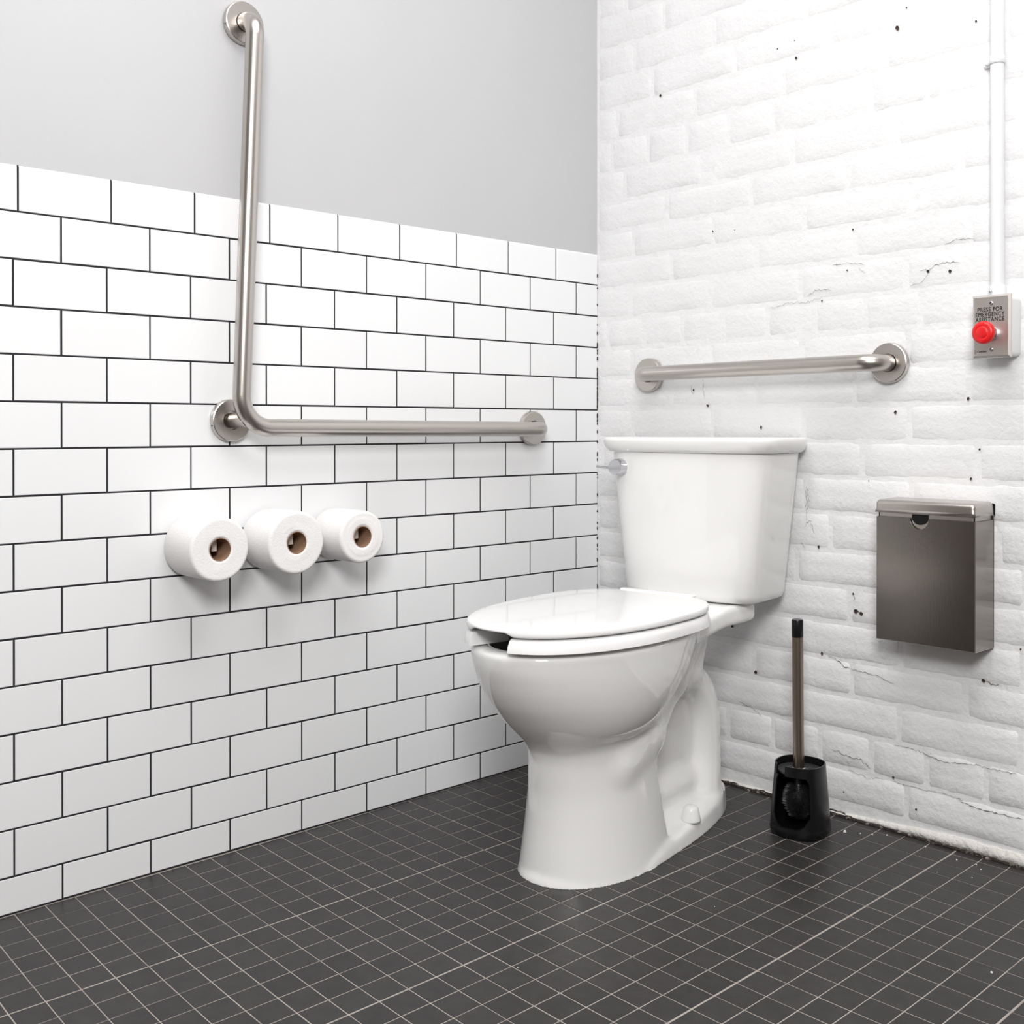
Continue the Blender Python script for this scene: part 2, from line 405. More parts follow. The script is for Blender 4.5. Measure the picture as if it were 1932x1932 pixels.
# ------------------------------------------------------------------ floor
GX = [0.9411917, 0.05128844, 0.00059085, -5.84194e-05, -3.68058e-06, -3.75244e-05]
GY = [-0.66303708, -0.00043238, -0.05206864, 4.556643e-05, -4.018042e-05, 7.669159e-05]
def grid(i, j):
    ci, cj = max(-19, min(6, i)), max(-14, min(17, j))
    t = (1, ci, cj, ci * ci, ci * cj, cj * cj)
    x = sum(a * b for a, b in zip(GX, t)) + (i - ci) * .0511; y = sum(a * b for a, b in zip(GY, t)) - (j - cj) * .0511
    return x, y
bm = bmesh.new(); box(bm, (-.1, RYM, -.1), (RXM, .1, -.0008)); 
fl = struct(obj('floor', bm, M['fgrout'], smooth=False))
def projpx(x, y, z):
    v = co_inv @ Vector((x, y, z)); return PX + FPX * v.x / -v.z, PY - FPX * v.y / -v.z, -v.z
co_inv = (Matrix.Translation(CAM) @ Matrix.Rotation(RZ, 4, 'Z') @ Matrix.Rotation(RX, 4, 'X')).inverted()
tiles = []
for i in range(-20, 37):
    for j in range(-15, 55):
        q = [grid(i, j), grid(i + 1, j), grid(i + 1, j + 1), grid(i, j + 1)]
        gl = .0010 if i % 6 else .0018; gr = .0010 if (i + 1) % 6 else .0018
        gt = .0009 if (j + 1) % 6 else .0012
        x0 = max((q[0][0] + q[3][0]) / 2 + gl, .001); x1 = min((q[1][0] + q[2][0]) / 2 - gr, RXM)
        def cx(v): return min(max(v, .0008), RXM)
        def cy(v): return max(min(v, -.0035), RYM)
        c = [(cx(q[0][0] + gl), cy(q[0][1] - gt)), (cx(q[1][0] - gr), cy(q[1][1] - gt)), (cx(q[2][0] - gr), cy(q[2][1] + gt)), (cx(q[3][0] + gl), cy(q[3][1] + gt))]
        if c[1][0] - c[0][0] < .006 or c[0][1] - c[3][1] < .006: continue
        mx, my = sum(p[0] for p in c) / 4, sum(p[1] for p in c) / 4
        pr = [projpx(p[0], p[1], 0) for p in c]
        vis = all(p[2] > .1 for p in pr) and any(0 < p[0] < 1932 and 0 < p[1] < 1932 for p in pr)
        size = 0
        if vis:
            size = abs(sum(pr[k][0] * pr[(k + 1) % 4][1] - pr[(k + 1) % 4][0] * pr[k][1] for k in range(4))) / 2
            inside = sum(1 for p in pr if 0 <= p[0] <= 1932 and 0 <= p[1] <= 1932) / 4; size *= .3 + .7 * inside
        tiles.append((size, c))
tiles.sort(key=lambda t: -t[0])
def ftile(bm, c, rnd):
    h = rnd.uniform(-.0002, .0002); top = []; low = []; ins = []
    mx, my = sum(p[0] for p in c) / 4, sum(p[1] for p in c) / 4
    for (x, y) in c:
        low.append(bm.verts.new((x, y, -.0012))); top.append(bm.verts.new((x, y, -.0005 + h)))
        ins.append(bm.verts.new((x + (.0007 if x < mx else -.0007), y + (.0007 if y < my else -.0007), h)))
    bm.faces.new(ins)
    for k in range(4):
        bm.faces.new((top[k], top[(k + 1) % 4], ins[(k + 1) % 4], ins[k])); bm.faces.new((low[k], low[(k + 1) % 4], top[(k + 1) % 4], top[k]))
restf = bmesh.new()
for n, (s, c) in enumerate(tiles):
    rnd = random.Random(n)
    if n < 300 and s > 0:
        bm = bmesh.new(); ftile(bm, c, rnd); obj('floor_tile', bm, M['ftile'], fl, False)
    else: ftile(restf, c, rnd)
o = obj('floor_tile_remainder', restf, M['ftile'], fl, False); o['kind'] = 'stuff'
# crumbs
bm = bmesh.new(); rr = random.Random(5)
CR = [(.78, -.05, .002), (.735, -.075, .0035), (.76, -.06, .0015), (.95, -.05, .0015), (.985, -.045, .0015), (1.0, -.06, .0012), (1.18, -.42, .002), (.80, -.03, .0015), (.88, -.032, .0015)]
CR += [p for p in [(rr.uniform(.25, 1.2), rr.uniform(-1.2, -.04), .0008) for _ in range(16)] if not (.25 < p[0] < .72 and p[1] > -.8)]
for x, y, s in CR:
    r = bmesh.ops.create_icosphere(bm, subdivisions=1, radius=s, matrix=Matrix.Translation((x, y, s * .5)))
    for v in r['verts']: v.co += Vector((rr.uniform(-s, s), rr.uniform(-s, s), rr.uniform(-s, s) * .5)) * .35
o = obj('crumbs', bm, M['crumb'], None, False); o['kind'] = 'stuff'; o['label'] = 'tiny white paint and mortar crumbs scattered on the dark floor tiles'; o['category'] = 'crumbs'

# ------------------------------------------------------------------ the rest of the room (out of view)
bm = bmesh.new(); box(bm, (-.12, RYM - .12, HC), (RXM + .12, .12, HC + .1)); struct(obj('ceiling', bm, M['ceil'], smooth=False))
bm = bmesh.new(); box(bm, (-.12, RYM - .12, 0), (RXM + .12, RYM, HC)); struct(obj('wall_back', bm, M['back'], smooth=False))
bm = bmesh.new(); box(bm, (RXM, RYM, 0), (RXM + .12, .12, HC)); struct(obj('wall_side', bm, M['back'], smooth=False))
bm = bmesh.new(); box(bm, (-.12, -2.72, 2.08), (-.006, TEND - .004, HC)); box(bm, (-.12, RYM, 0), (-.006, -2.72, HC))
o = obj('wall_left_end', bm, M['back'], smooth=False); struct(o); o.name = 'wall_front'
bm = bmesh.new(); box(bm, (-.09, -2.70, .005), (-.045, TEND - .02, 2.07), .002, 1); dr = struct(obj('added_door', bm, M['wood'], smooth=False))  # unseen door, added so the bin steel reflects dark brown
bm = bmesh.new(); sweep(bm, fillet([(-.045, -2.62, 1.0), (.0, -2.62, 1.0), (.0, -2.50, 1.0)], [.015], 6), .009, 14); obj('added_door_handle', bm, M['steel'], dr)

# ------------------------------------------------------------------ toilet
TX, TY, TH = .4138, -.022, .1306
toilet = thing('toilet', 'white two-piece elongated toilet with closed lid standing in the corner by the brick wall', 'toilet', (TX, TY, 0), TH)
# local frame: x = u (to the right), front of the toilet = -y  (v = -y)
def interp(z, ks, vsx):
    k = np.array(ks, float); v = np.array(vsx, float); h = np.diff(k); d = np.diff(v) / h; m = np.zeros_like(v)
    for i in range(1, len(k) - 1):
        if d[i - 1] * d[i] > 0:
            w1, w2 = 2 * h[i] + h[i - 1], h[i] + 2 * h[i - 1]; m[i] = (w1 + w2) / (w1 / d[i - 1] + w2 / d[i])
    m[0], m[-1] = d[0], d[-1]
    zc = np.clip(z, k[0], k[-1]); i = np.clip(np.searchsorted(k, zc, side='right') - 1, 0, len(h) - 1)
    t = (zc - k[i]) / h[i]; t2, t3 = t * t, t ** 3
    return (2 * t3 - 3 * t2 + 1) * v[i] + (t3 - 2 * t2 + t) * h[i] * m[i] + (3 * t2 - 2 * t3) * v[i + 1] + (t3 - t2) * h[i] * m[i + 1]
def smin(a, b, k):
    h = np.clip(.5 + .5 * (b - a) / k, 0, 1); return b * (1 - h) + a * h - k * h * (1 - h)
def smax(a, b, k): return -smin(-a, -b, k)
def egg_f(U, V, hw, vc, vf, vb, n=2.1, nb=None):
    dv = V - vc; a = np.where(dv > 0, vf - vc, vc - vb)
    nn = np.where(dv > 0, n, nb or n)
    r = (np.abs(U / hw) ** nn + np.abs(dv / a) ** nn) ** (1 / nn)
    return (r - 1) * np.minimum(hw, a)
def rbox(U, V, Z, c, h, r):
    q = [np.abs(A - c[i]) - h[i] + r for i, A in enumerate((U, V, Z))]
    o = np.sqrt(sum(np.maximum(x, 0) ** 2 for x in q)); return o + np.minimum(np.maximum(np.maximum(q[0], q[1]), q[2]), 0) - r
def capsule(U, V, Z, a, b, ra, rb, su=1.0):
    pa = [U / su - a[0] / su, V - a[1], Z - a[2]]; ba = [(b[0] - a[0]) / su, b[1] - a[1], b[2] - a[2]]
    d = sum(x * x for x in ba); t = np.clip(sum(p * q for p, q in zip(pa, ba)) / d, 0, 1)
    return np.sqrt(sum((p - q * t) ** 2 for p, q in zip(pa, ba))) - (ra + (rb - ra) * t)
def bowl_field(U, V, Z):
    # bowl body
    zk = [.14, .20, .235, .265, .295, .325, .36, .395, .422]
    hw = interp(Z, zk, [.020, .050, .088, .121, .140, .1515, .160, .165, .168])
    vf = interp(Z, zk, [.56, .600, .655, .694, .724, .749, .769, .782, .786])
    vb = interp(Z, zk, [.48, .45, .43, .405, .37, .335, .305, .285, .275])
    vc = interp(Z, zk, [.54, .535, .53, .525, .515, .505, .495, .49, .488])
    bowl = egg_f(U, V, hw, vc, vf, vb, 2.15)
    bowl = smax(bowl, Z - .4215, .012); bowl = smax(bowl, .15 - Z, .02)
    # pedestal: front column, D-shaped with a crisp rear edge
    zk = [-.02, .0, .04, .10, .16, .20, .24, .30]
    hw = interp(Z, zk, [.117, .1155, .110, .103, .098, .097, .100, .110])
    vf = interp(Z, zk, [.671, .668, .663, .656, .651, .651, .662, .69])
    vbk = interp(Z, zk, [.385, .39, .40, .413, .425, .43, .42, .40])
    ped = egg_f(U, V, hw, .50 + 0 * Z, vf, .30 + 0 * Z, 2.15)
    ped = smax(ped, vbk - V, .010); ped = smax(ped, Z - .29, .03)
    f = smin(bowl, ped, .017)
    # foot
    zt = interp(V, [.05, .12, .20, .36, .43, .52], [.032, .040, .038, .028, .020, -.004])
    hwf = .1155 - np.clip(Z, 0, .05) * .22
    foot = egg_f(U, V, hwf, .4795, .668, .058, 2.1)
    foot = smax(foot, Z - zt - .010 * np.clip(1 - (np.abs(U) / .08) ** 2, 0, 1), .012)
    f = smin(f, foot, .014)
    # recessed web
    web = rbox(U, V, Z, (0, .30, .16), (.020, .16, .16), .008)
    f = smin(f, web, .016)
    # low inner shoulder of the foot
    sh = rbox(U, V, Z, (0, .31, .035), (.040, .13, .062), .028)
    f = smin(f, sh, .03)
    # trapway
    P = [((0, .51, .190), .058), ((0, .44, .215), .059), ((0, .37, .250), .053), ((0, .30, .286), .045), ((0, .24, .296), .043), ((0, .185, .274), .044),
         ((0, .150, .220), .045), ((0, .141, .165), .045), ((0, .143, .115), .046), ((0, .155, .065), .052), ((0, .175, .02), .06)]
    ks = list(range(len(P))); tq = np.linspace(0, len(P) - 1, 46)
    pv = [float(interp(np.array(q), ks, [p[0][1] for p in P])) for q in tq]; pz = [float(interp(np.array(q), ks, [p[0][2] for p in P])) for q in tq]
    pr_ = [float(interp(np.array(q), ks, [p[1] for p in P])) for q in tq]
    def chaikin(a):
        for _ in range(6): a = [a[0]] + [(a[i - 1] + 2 * a[i] + a[i + 1]) / 4 for i in range(1, len(a) - 1)] + [a[-1]]
        return a
    pv, pz, pr_ = chaikin(pv), chaikin(pz), chaikin(pr_)
    tr = None
    for i in range(len(pv) - 1):
        c = capsule(U, V, Z, (0, pv[i], pz[i]), (0, pv[i + 1], pz[i + 1]), pr_[i], pr_[i + 1], 1.25)
        tr = c if tr is None else np.minimum(tr, c)
    f = smin(f, tr, .011)
    sad = smin(capsule(U, V, Z, (0, .53, .190), (0, .43, .222), .076, .072, 1.34), capsule(U, V, Z, (0, .43, .222), (0, .33, .272), .072, .050, 1.34), .01)
    f = smin(f, sad, .010)
    # deck under the tank and its supporting neck
    zc = interp(V, [.09, .20, .25, .34], [.4175, .4165, .411, .402]); hz = interp(V, [.09, .20, .25, .34], [.0190, .0200, .0190, .0205])
    hwd = interp(V, [.08, .14, .22, .36], [.120, .124, .118, .125])
    dk = np.stack([np.abs(U) - hwd, np.abs(V - .235) - .135, np.abs(Z - zc) - hz]) + .010
    deck = np.sqrt((np.maximum(dk, 0) ** 2).sum(0)) + np.minimum(dk.max(0), 0) - .010
    f = smin(f, deck, .016)
    neck = capsule(U, V, Z, (0, .17, .385), (0, .225, .30), .030, .036, 1.7)
    neck = smin(neck, capsule(U, V, Z, (0, .24, .385), (0, .30, .30), .05, .05, 1.5), .02)
    neck = smax(neck, Z - .41, .01)
    f = smin(f, neck, .014)
    # well
    zk = [.23, .26, .31, .36, .40, .43]
    hi = interp(Z, zk, [.02, .055, .090, .115, .126, .130]); vfi = interp(Z, zk, [.60, .63, .675, .715, .738, .745]); vbi = interp(Z, zk, [.50, .46, .42, .37, .345, .335])
    well = egg_f(U, V, hi, .53 + 0 * Z, vfi, vbi, 2.1); well = smax(well, .235 - Z, .02)
    f = smax(f, -well, .012)
    return np.maximum(f, -.006 - Z)
def surface_nets(field, lo, hi, h):
    xs = [np.arange(lo[i], hi[i] + h, h) for i in range(3)]
    U, V, Z = np.meshgrid(*xs, indexing='ij'); F = field(U, V, Z)
    S = F < 0; nx, ny, nzz = F.shape
    acc = np.zeros((nx - 1, ny - 1, nzz - 1, 3)); cnt = np.zeros((nx - 1, ny - 1, nzz - 1))
    base = np.stack(np.meshgrid(np.arange(nx - 1), np.arange(ny - 1), np.arange(nzz - 1), indexing='ij'), -1)
    offs = [(a, b, c) for a in (0, 1) for b in (0, 1) for c in (0, 1)]
    def sub(A, o): return A[o[0]:o[0] + nx - 1, o[1]:o[1] + ny - 1, o[2]:o[2] + nzz - 1]
    for ax in range(3):
        for o in offs:
            if o[ax]: continue
            o2 = list(o); o2[ax] = 1
            f0, f1 = sub(F, o), sub(F, o2); m = (f0 < 0) != (f1 < 0)
            t = np.where(m, f0 / np.where(m, f0 - f1, 1), 0)
            p = np.array(o, float) + 0 * acc; p[..., ax] = t
            acc += p * m[..., None]; cnt += m
    act = cnt > 0; idx = -np.ones(cnt.shape, int); idx[act] = np.arange(act.sum())
    vert = (base[act] + acc[act] / cnt[act][:, None]) * h + np.array(lo)
    faces = []
    for ax in range(3):
        a1, a2 = (ax + 1) % 3, (ax + 2) % 3
        sl0 = [slice(1, -1)] * 3; sl0[ax] = slice(0, -1); sl1 = list(sl0); sl1[ax] = slice(1, None)
        s0, s1 = S[tuple(sl0)], S[tuple(sl1)]; m = s0 != s1
        q = np.argwhere(m); flip = s0[m]
        off0 = np.array([1, 1, 1]); off0[ax] = 0; q = q + off0
        e1 = np.zeros(3, int); e1[a1] = 1; e2 = np.zeros(3, int); e2[a2] = 1
        def g(c): return idx[c[:, 0], c[:, 1], c[:, 2]]
        A, B_, C_, D_ = g(q - e1 - e2), g(q - e2), g(q), g(q - e1)
        quad = np.stack([A, B_, C_, D_], 1); quad[~flip] = quad[~flip][:, ::-1]
        faces.append(quad)
    faces = np.concatenate(faces); faces = faces[(faces >= 0).all(1)]
    # laplacian smoothing
    for it in range(5):
        s = np.zeros_like(vert); n = np.zeros(len(vert))
        for a, b in ((0, 1), (1, 2), (2, 3), (3, 0)):
            np.add.at(s, faces[:, a], vert[faces[:, b]]); np.add.at(n, faces[:, a], 1)
            np.add.at(s, faces[:, b], vert[faces[:, a]]); np.add.at(n, faces[:, b], 1)
        keep = vert[:, 2] < -.005
        nv = vert + .5 * (s / n[:, None] - vert); nv[keep, 2] = vert[keep, 2]; vert = nv
    return vert, faces
vert, faces = surface_nets(bowl_field, (-.185, .04, -.0124), (.185, .80, .435), .0031)
vert[:, 2] = np.maximum(vert[:, 2], 0); vert[:, 1] *= -1; faces = faces[:, ::-1]
me = D.meshes.new('bowl'); me.from_pydata(vert.tolist(), [], faces.tolist()); me.update()
bowl = obj('bowl', me, M['ceramic'], toilet)

def egg_ring(hw, vc, vf, vb, z, n=2.2, nb=2.86, N=120, dz=None):
    out = []
    for k in range(N):
        a = 2 * math.pi * k / N; c, s = math.cos(a), math.sin(a); nn = n if s > 0 else nb; e = 2 / nn
        u = hw * math.copysign(abs(c) ** e, c); v = vc + ((vf - vc) if s > 0 else (vc - vb)) * math.copysign(abs(s) ** e, s)
        out.append(Vector((u, -v, z if dz is None else dz(u, v, z))))
    return out
LH, LC, LF_, LB = .1732, .4879, .7898, .2747
ZT, ZLB, ZSB = .4642, .4509, .4240
# seat ring, open at the front
GAP0, GAP1 = -.056, .030
def seat():
    bm = bmesh.new(); N = 160; rows = []
    prof = [(1.006, ZSB + .0008), (1.016, ZSB + .002), (1.012, ZSB + .012), (.992, ZSB + .0215), (.972, ZSB + .0245), (.90, ZSB + .0245), (.70, ZSB + .021), (.655, ZSB + .014), (.65, ZSB + .003), (.67, ZSB + .0008)]
    for k in range(N):
        a = 2 * math.pi * k / N; c, s = math.cos(a), math.sin(a); nn = 2.2 if s > 0 else 2.86; e = 2 / nn
        col = []
        for q, z in prof:
            iw = 1 if q > .95 else 0
            hw = LH * q if q > .8 else LH * q * 1.0; 
            vf, vb = LC + (LF_ - LC) * q * (1 if q > .8 else 1.0), LC - (LC - LB) * (q if q > .8 else q * .95)
            if q < .8: vf = LC + (LF_ - LC) * (q + .09)
            u = hw * math.copysign(abs(c) ** e, c); v = LC + ((vf - LC) if s > 0 else (LC - vb)) * math.copysign(abs(s) ** e, s)
            col.append((u, v, z))
        rows.append(col)
    n = len(prof)
    def ingap(col): return GAP0 < col[0][0] < GAP1 and col[0][1] > LC
    keep = [not ingap(c) for c in rows]
    start = next(i for i in range(N) if keep[i] and not keep[i - 1])
    seq = [(start + i) % N for i in range(N) if keep[(start + i) % N]]
    vv = [[bm.verts.new((p[0], -p[1], p[2])) for p in rows[i]] for i in seq]
    for a, b in zip(vv[:-1], vv[1:]):
        for k in range(n): bm.faces.new((a[k], a[(k + 1) % n], b[(k + 1) % n], b[k]))
    bm.faces.new(vv[0]); bm.faces.new(vv[-1][::-1])
    return bm
st = sharp(obj('seat_ring', seat(), M['plastic'], toilet), 50)
# lid with a shallower skirt over the opening
def lid():
    bm = bmesh.new()
    def rim(u, v, z):
        t = max(0, 1 - max(0, (abs(u + .013) - .036)) / .018) if v > LC else 0
        t = t * t * (3 - 2 * t); return z + .0062 * t
    def dome(u, v, z): return z
    sec = [egg_ring(LH - .006, LC, LF_ - .006, LB + .006, ZLB + .006, N=160, dz=lambda u, v, z: max(z, rim(u, v, z) - .002)),
           egg_ring(LH - .0035, LC, LF_ - .0035, LB + .0035, ZLB, N=160, dz=rim), egg_ring(LH - .0006, LC, LF_ - .0006, LB + .0006, ZLB + .0006, N=160, dz=rim), egg_ring(LH, LC, LF_, LB, ZLB + .003, N=160, dz=lambda u, v, z: rim(u, v, z) - (.001 if rim(u, v, z) > z + .003 else 0)),
           egg_ring(LH - .0003, LC, LF_ - .0003, LB + .0003, ZT - .0036, N=160), egg_ring(LH - .002, LC, LF_ - .002, LB + .002, ZT - .0012, N=160), egg_ring(LH - .006, LC, LF_ - .006, LB + .006, ZT, N=160)]
    for q in (.92, .8, .6, .4, .2): sec.append(egg_ring((LH) * q, LC, LC + (LF_ - LC) * q, LC - (LC - LB) * q, ZT + .0035 * (1 - q * q) ** .8, N=160))
    rs = shell(bm, sec); bm.faces.new(rs[0][::-1]); bm.faces.new(rs[-1])
    return bm
ld = obj('seat_lid', lid(), M['plastic'], toilet)
bm = bmesh.new(); box(bm, (-.085, -(.296), .4625), (.085, -(.277), .4672), .0022, 3); obj('hinge_bar', bm, M['plastic'], ld)
for u in (-.075, .075):
    bm = bmesh.new(); box(bm, (u - .022, -.288, .421), (u + .022, -.250, .452), .006, 3); obj('hinge', bm, M['plastic'], toilet)
for u, v in ((.1325, .655), (-.1325, .655)):
    bm = bmesh.new(); box(bm, (u - .010, -v - .005, ZSB + .0225), (u + .010, -v + .005, ZLB + .004), .001, 1)
    bmesh.ops.rotate(bm, verts=bm.verts[:], cent=(u, -v, 0), matrix=Matrix.Rotation(math.copysign(.75, u) * (1 if v < .7 else .5), 3, 'Z')); obj('bumper', bm, M['plastic'], ld)
# bolt caps
for s in (1, -1):
    bm = bmesh.new(); lathe(bm, [(.0, .030), (.007, .030), (.0115, .0285), (.0150, .024), (.0182, .006), (.0192, .003), (.0192, 0), (0, 0)], 32)
    obj('bolt_cap', bm, M['ceramic'], toilet, loc=(s * .0880, -.303, .0305))
# tank
def rrect(hw, v0, v1, z, n=5.6, bow=.008, N=120, nb=9):
    out = []; vc = (v0 + v1) / 2; hv = (v1 - v0) / 2
    for k in range(N):
        a = 2 * math.pi * k / N; c, s = math.cos(a), math.sin(a); nn = n if s > 0 else nb; e = 2 / nn
        u = hw * math.copysign(abs(c) ** e, c); v = vc + hv * math.copysign(abs(s) ** e, s)
        if s > 0: v += bow * (1 - (u / hw) ** 2) * (v - vc) / hv
        out.append(Vector((u * 1.014 - .0035, -v, z)))
    return out
bm = bmesh.new()
sec = [rrect(.125, .04, .165, .4385), rrect(.146, .026, .178, .4393), rrect(.152, .019, .184, .444), rrect(.155, .016, .187, .455), rrect(.1625, .013, .191, .53), rrect(.1765, .011, .196, .66), rrect(.1855, .010, .199, .7425), rrect(.182, .014, .195, .7425)]
rs = shell(bm, sec); bm.faces.new(rs[0][::-1]); bm.faces.new(rs[-1])
tank = sharp(obj('tank', bm, M['ceramic'], toilet), 60)
bm = bmesh.new()
sec = [rrect(.182, .014, .196, .7440), rrect(.1885, .010, .2005, .7435), rrect(.1930, .009, .2045, .7445), rrect(.1985, .008, .209, .7500), rrect(.2025, .008, .2115, .7580), rrect(.2043, .008, .2135, .7660), rrect(.2038, .008, .213, .7720), rrect(.2015, .010, .211, .7745), rrect(.197, .014, .206, .7755), rrect(.12, .07, .15, .7762)]
rs = shell(bm, sec); bm.faces.new(rs[0][::-1]); bm.faces.new(rs[-1])
obj('tank_lid', bm, M['ceramic'], toilet)
# rubber gasket between tank and bowl
bm = bmesh.new(); lathe(bm, [(0, .425), (.045, .425), (.048, .430), (.048, .440), (.045, .444), (0, .444)], 40); obj('gasket', bm, M['ceramic'], toilet, loc=(0, -.115, 0))
# small printed mark on the neck
# flush lever
fy = -.199
bm = bmesh.new(); lathe(bm, [(0, -.004), (.0185, -.004), (.0185, .002), (.0172, .005), (.0172, .020), (.016, .0225), (.0, .0225)], 40, Matrix.Translation((-.150, fy - .0, .7105)) @ AXY)
lev = sharp(obj('flush_lever', bm, M['chrome'], toilet), 40)
bm = bmesh.new(); box(bm, (-.205, fy - .0195, .7055), (-.150, fy - .0125, .7165), .003, 2)
for v in bm.verts:
    if v.co.x < -.18: v.co.z = .711 + (v.co.z - .711) * .55; v.co.y += .004
obj('lever_arm', bm, M['chrome'], lev)

# ------------------------------------------------------------------ grab bars
def flange(bm_mat, loc, ax):
    bm = bmesh.new(); lathe(bm, [(0, .0040), (.0183, .0040), (.0183, .0108), (.0374, .0114), (.0390, .0104), (.0397, .0080), (.0397, 0), (0, 0)], 64, ax)
    return sharp(obj('flange', bm, M['steel'], bm_mat, loc=loc), 28)
g1 = thing('grab_bar', 'L-shaped brushed steel grab bar running up the tiled wall and along it', 'grab bar', (0, -1.0, .8))
def rel(p, o): return tuple(a - b for a, b in zip(p, o))
o1 = (0, -1.0, .8)
TF, CF, RF = (0, -.979, 1.5555), (0, -1.0065, .809), (0, -.2290, .7935)
tr_ = .0168; ax_ = .0545
path = fillet([rel((.006, TF[1], TF[2]), o1), rel((ax_, TF[1] - .002, TF[2]), o1), rel((ax_, -1.0125, .7955), o1), rel((ax_, RF[1], .7915), o1), rel((.006, RF[1], RF[2]), o1)], [.037, .058, .037], 14)
bm = bmesh.new(); sweep(bm, path, tr_, 36); tb = sharp(obj('tube', bm, M['steel'], g1), 50)
bm = bmesh.new(); sweep(bm, [rel((.006, CF[1], CF[2]), o1), rel((ax_, -.9975, .8110), o1)], .0142, 32); sharp(obj('support_post', bm, M['steel'], g1), 50)
for F_ in (TF, CF, RF):
    f_ = flange(g1, rel((0.0016, F_[1], F_[2]), o1), AXX)
    bm = bmesh.new(); bmesh.ops.create_icosphere(bm, subdivisions=2, radius=.0016, matrix=Matrix.Translation((.006, -.0385, -.010))); obj('set_screw', bm, M['dark'], f_)
g2 = thing('grab_bar', 'straight brushed steel grab bar on the white brick wall above the toilet tank', 'grab bar', (.48, 0, .92))
o2 = (.48, 0, .92)
LFl, RFl = (.1745, 0, .9200), (.7915, 0, .9225)
path = fillet([rel((LFl[0], -.004, LFl[2]), o2), rel((LFl[0], -.0545, LFl[2]), o2), rel((RFl[0], -.0545, RFl[2]), o2), rel((RFl[0], -.004, RFl[2]), o2)], [.037, .037], 14)
bm = bmesh.new(); sweep(bm, path, tr_, 36); sharp(obj('tube', bm, M['steel'], g2), 50)
for F_ in (LFl, RFl): flange(g2, rel((F_[0], -.0035, F_[2]), o2), AXY)

# ------------------------------------------------------------------ toilet rolls and their holders
for n, (y, z, R, lab, lab2) in enumerate([(-1.0832, .582, .0566, 'fat white toilet roll nearest the left edge, first of the three on the tiled wall', 'beige holder arm inside the leftmost toilet roll'),
                              (-.9287, .583, .0585, 'plump white toilet roll in the middle of the three on the tiled wall', 'beige holder arm inside the middle toilet roll'),
                              (-.7822, .584, .0512, 'thinner white toilet roll closest to the toilet, with ringed end', 'beige holder arm inside the toilet roll closest to the toilet')]):
    t = thing('toilet_roll', lab, 'toilet roll', (.006, y, z), 0, 'toilet rolls on the tiled wall')
    bm = bmesh.new(); rr = random.Random(n); N = 72
    prof = [(.0204, .001), (R - .004, .0), (R - .001, .002), (R, .005), (R, .05), (R, .099), (R - .0012, .103), (R - .004, .1045)]
    q = R - .007
    while q > .024:
        prof.append((q, .1045 + (rr.uniform(-.0005, .0005) if n == 2 else rr.uniform(-.00012, .00012)))); q -= rr.uniform(.002, .005)
    prof.append((.0204, .1042))
    lathe(bm, prof, N, AXX, close=True)
    for v in bm.verts:
        a = math.atan2(v.co.z, v.co.y); rad = math.hypot(v.co.y, v.co.z)
        if rad > .03:
            f = 1 + .006 * math.sin(2 * a + n) + .004 * math.sin(5 * a + n * 2); v.co.y *= f; v.co.z *= f
            v.co.x += .0003 * math.sin(3 * a + n) * (v.co.x > .09)
    obj('paper', bm, M['paper'], t)
    bm = bmesh.new(); lathe(bm, [(.0205, .0005), (.0205, .1047), (.0194, .1047), (.0194, .0005)], 48, AXX, close=True); sharp(obj('cardboard_core', bm, M['card'], t), 40)
    h = thing('roll_holder', lab2, 'roll holder', (0, y, z), 0, 'holders of the toilet rolls')
    bm = bmesh.new(); box(bm, (.0005, -.010, -.010), (.0045, .010, .016), .001, 1); obj('base_plate', bm, M['holder'], h)
    bm = bmesh.new(); box(bm, (.004, -.0048, .004), (.086, .0048, .014), .001, 1); obj('arm', bm, M['holder'], h)
    bm = bmesh.new(); box(bm, (.084, -.0052, -.0055), (.089, .0052, .0165), .0015, 2); obj('end_tab', bm, M['holder'], h)

# ------------------------------------------------------------------ emergency call station and conduit
pc = (1.0127, -.05, .9775)
e = thing('emergency_button', 'red mushroom button on a steel plate lettered PRESS FOR EMERGENCY ASSISTANCE', 'button', (1.0127, 0, .9775))
bm = bmesh.new(); box(bm, (-.033, -.0475, -.0535), (.032, .004, .0535), .008, 4); obj('back_box', bm, M['white_box'], e)
bm = bmesh.new()
def rect(hx, hz, y): return [Vector((s * hx, y, t * hz)) for s, t in ((-1, -1), (1, -1), (1, 1), (-1, 1))]
rs = shell(bm, [rect(.0350, .0567, -.0465), rect(.0350, .0567, -.0478), rect(.0345, .0562, -.0492), rect(.0305, .0525, -.0522)]); bm.faces.new(rs[0]); bm.faces.new(rs[-1][::-1])
pl = obj('cover_plate', bm, M['steel_p'], e, False)
def text(body, size, x, z, name, par, y=-.0524, bold=.0, sx=1.0, align='CENTER'):
    cu = D.curves.new(name, 'FONT'); cu.body = body; cu.size = size; cu.align_x = align; cu.align_y = 'CENTER'; cu.space_character = 1.18; cu.extrude = .0001; cu.bevel_depth = bold; cu.bevel_resolution = 0
    tmp = D.objects.new('tmp', cu); C.objects.link(tmp); bpy.context.view_layer.update()
    me = D.meshes.new_from_object(tmp.evaluated_get(bpy.context.evaluated_depsgraph_get())); D.objects.remove(tmp)
    me.transform(Matrix.Diagonal((sx, 1, 1, 1))); me.transform(Matrix.Rotation(math.pi / 2, 4, 'X')); me.materials.clear(); me.materials.append(M['ink'])
    return obj(name, me, None, par, False, loc=(x, y, z))
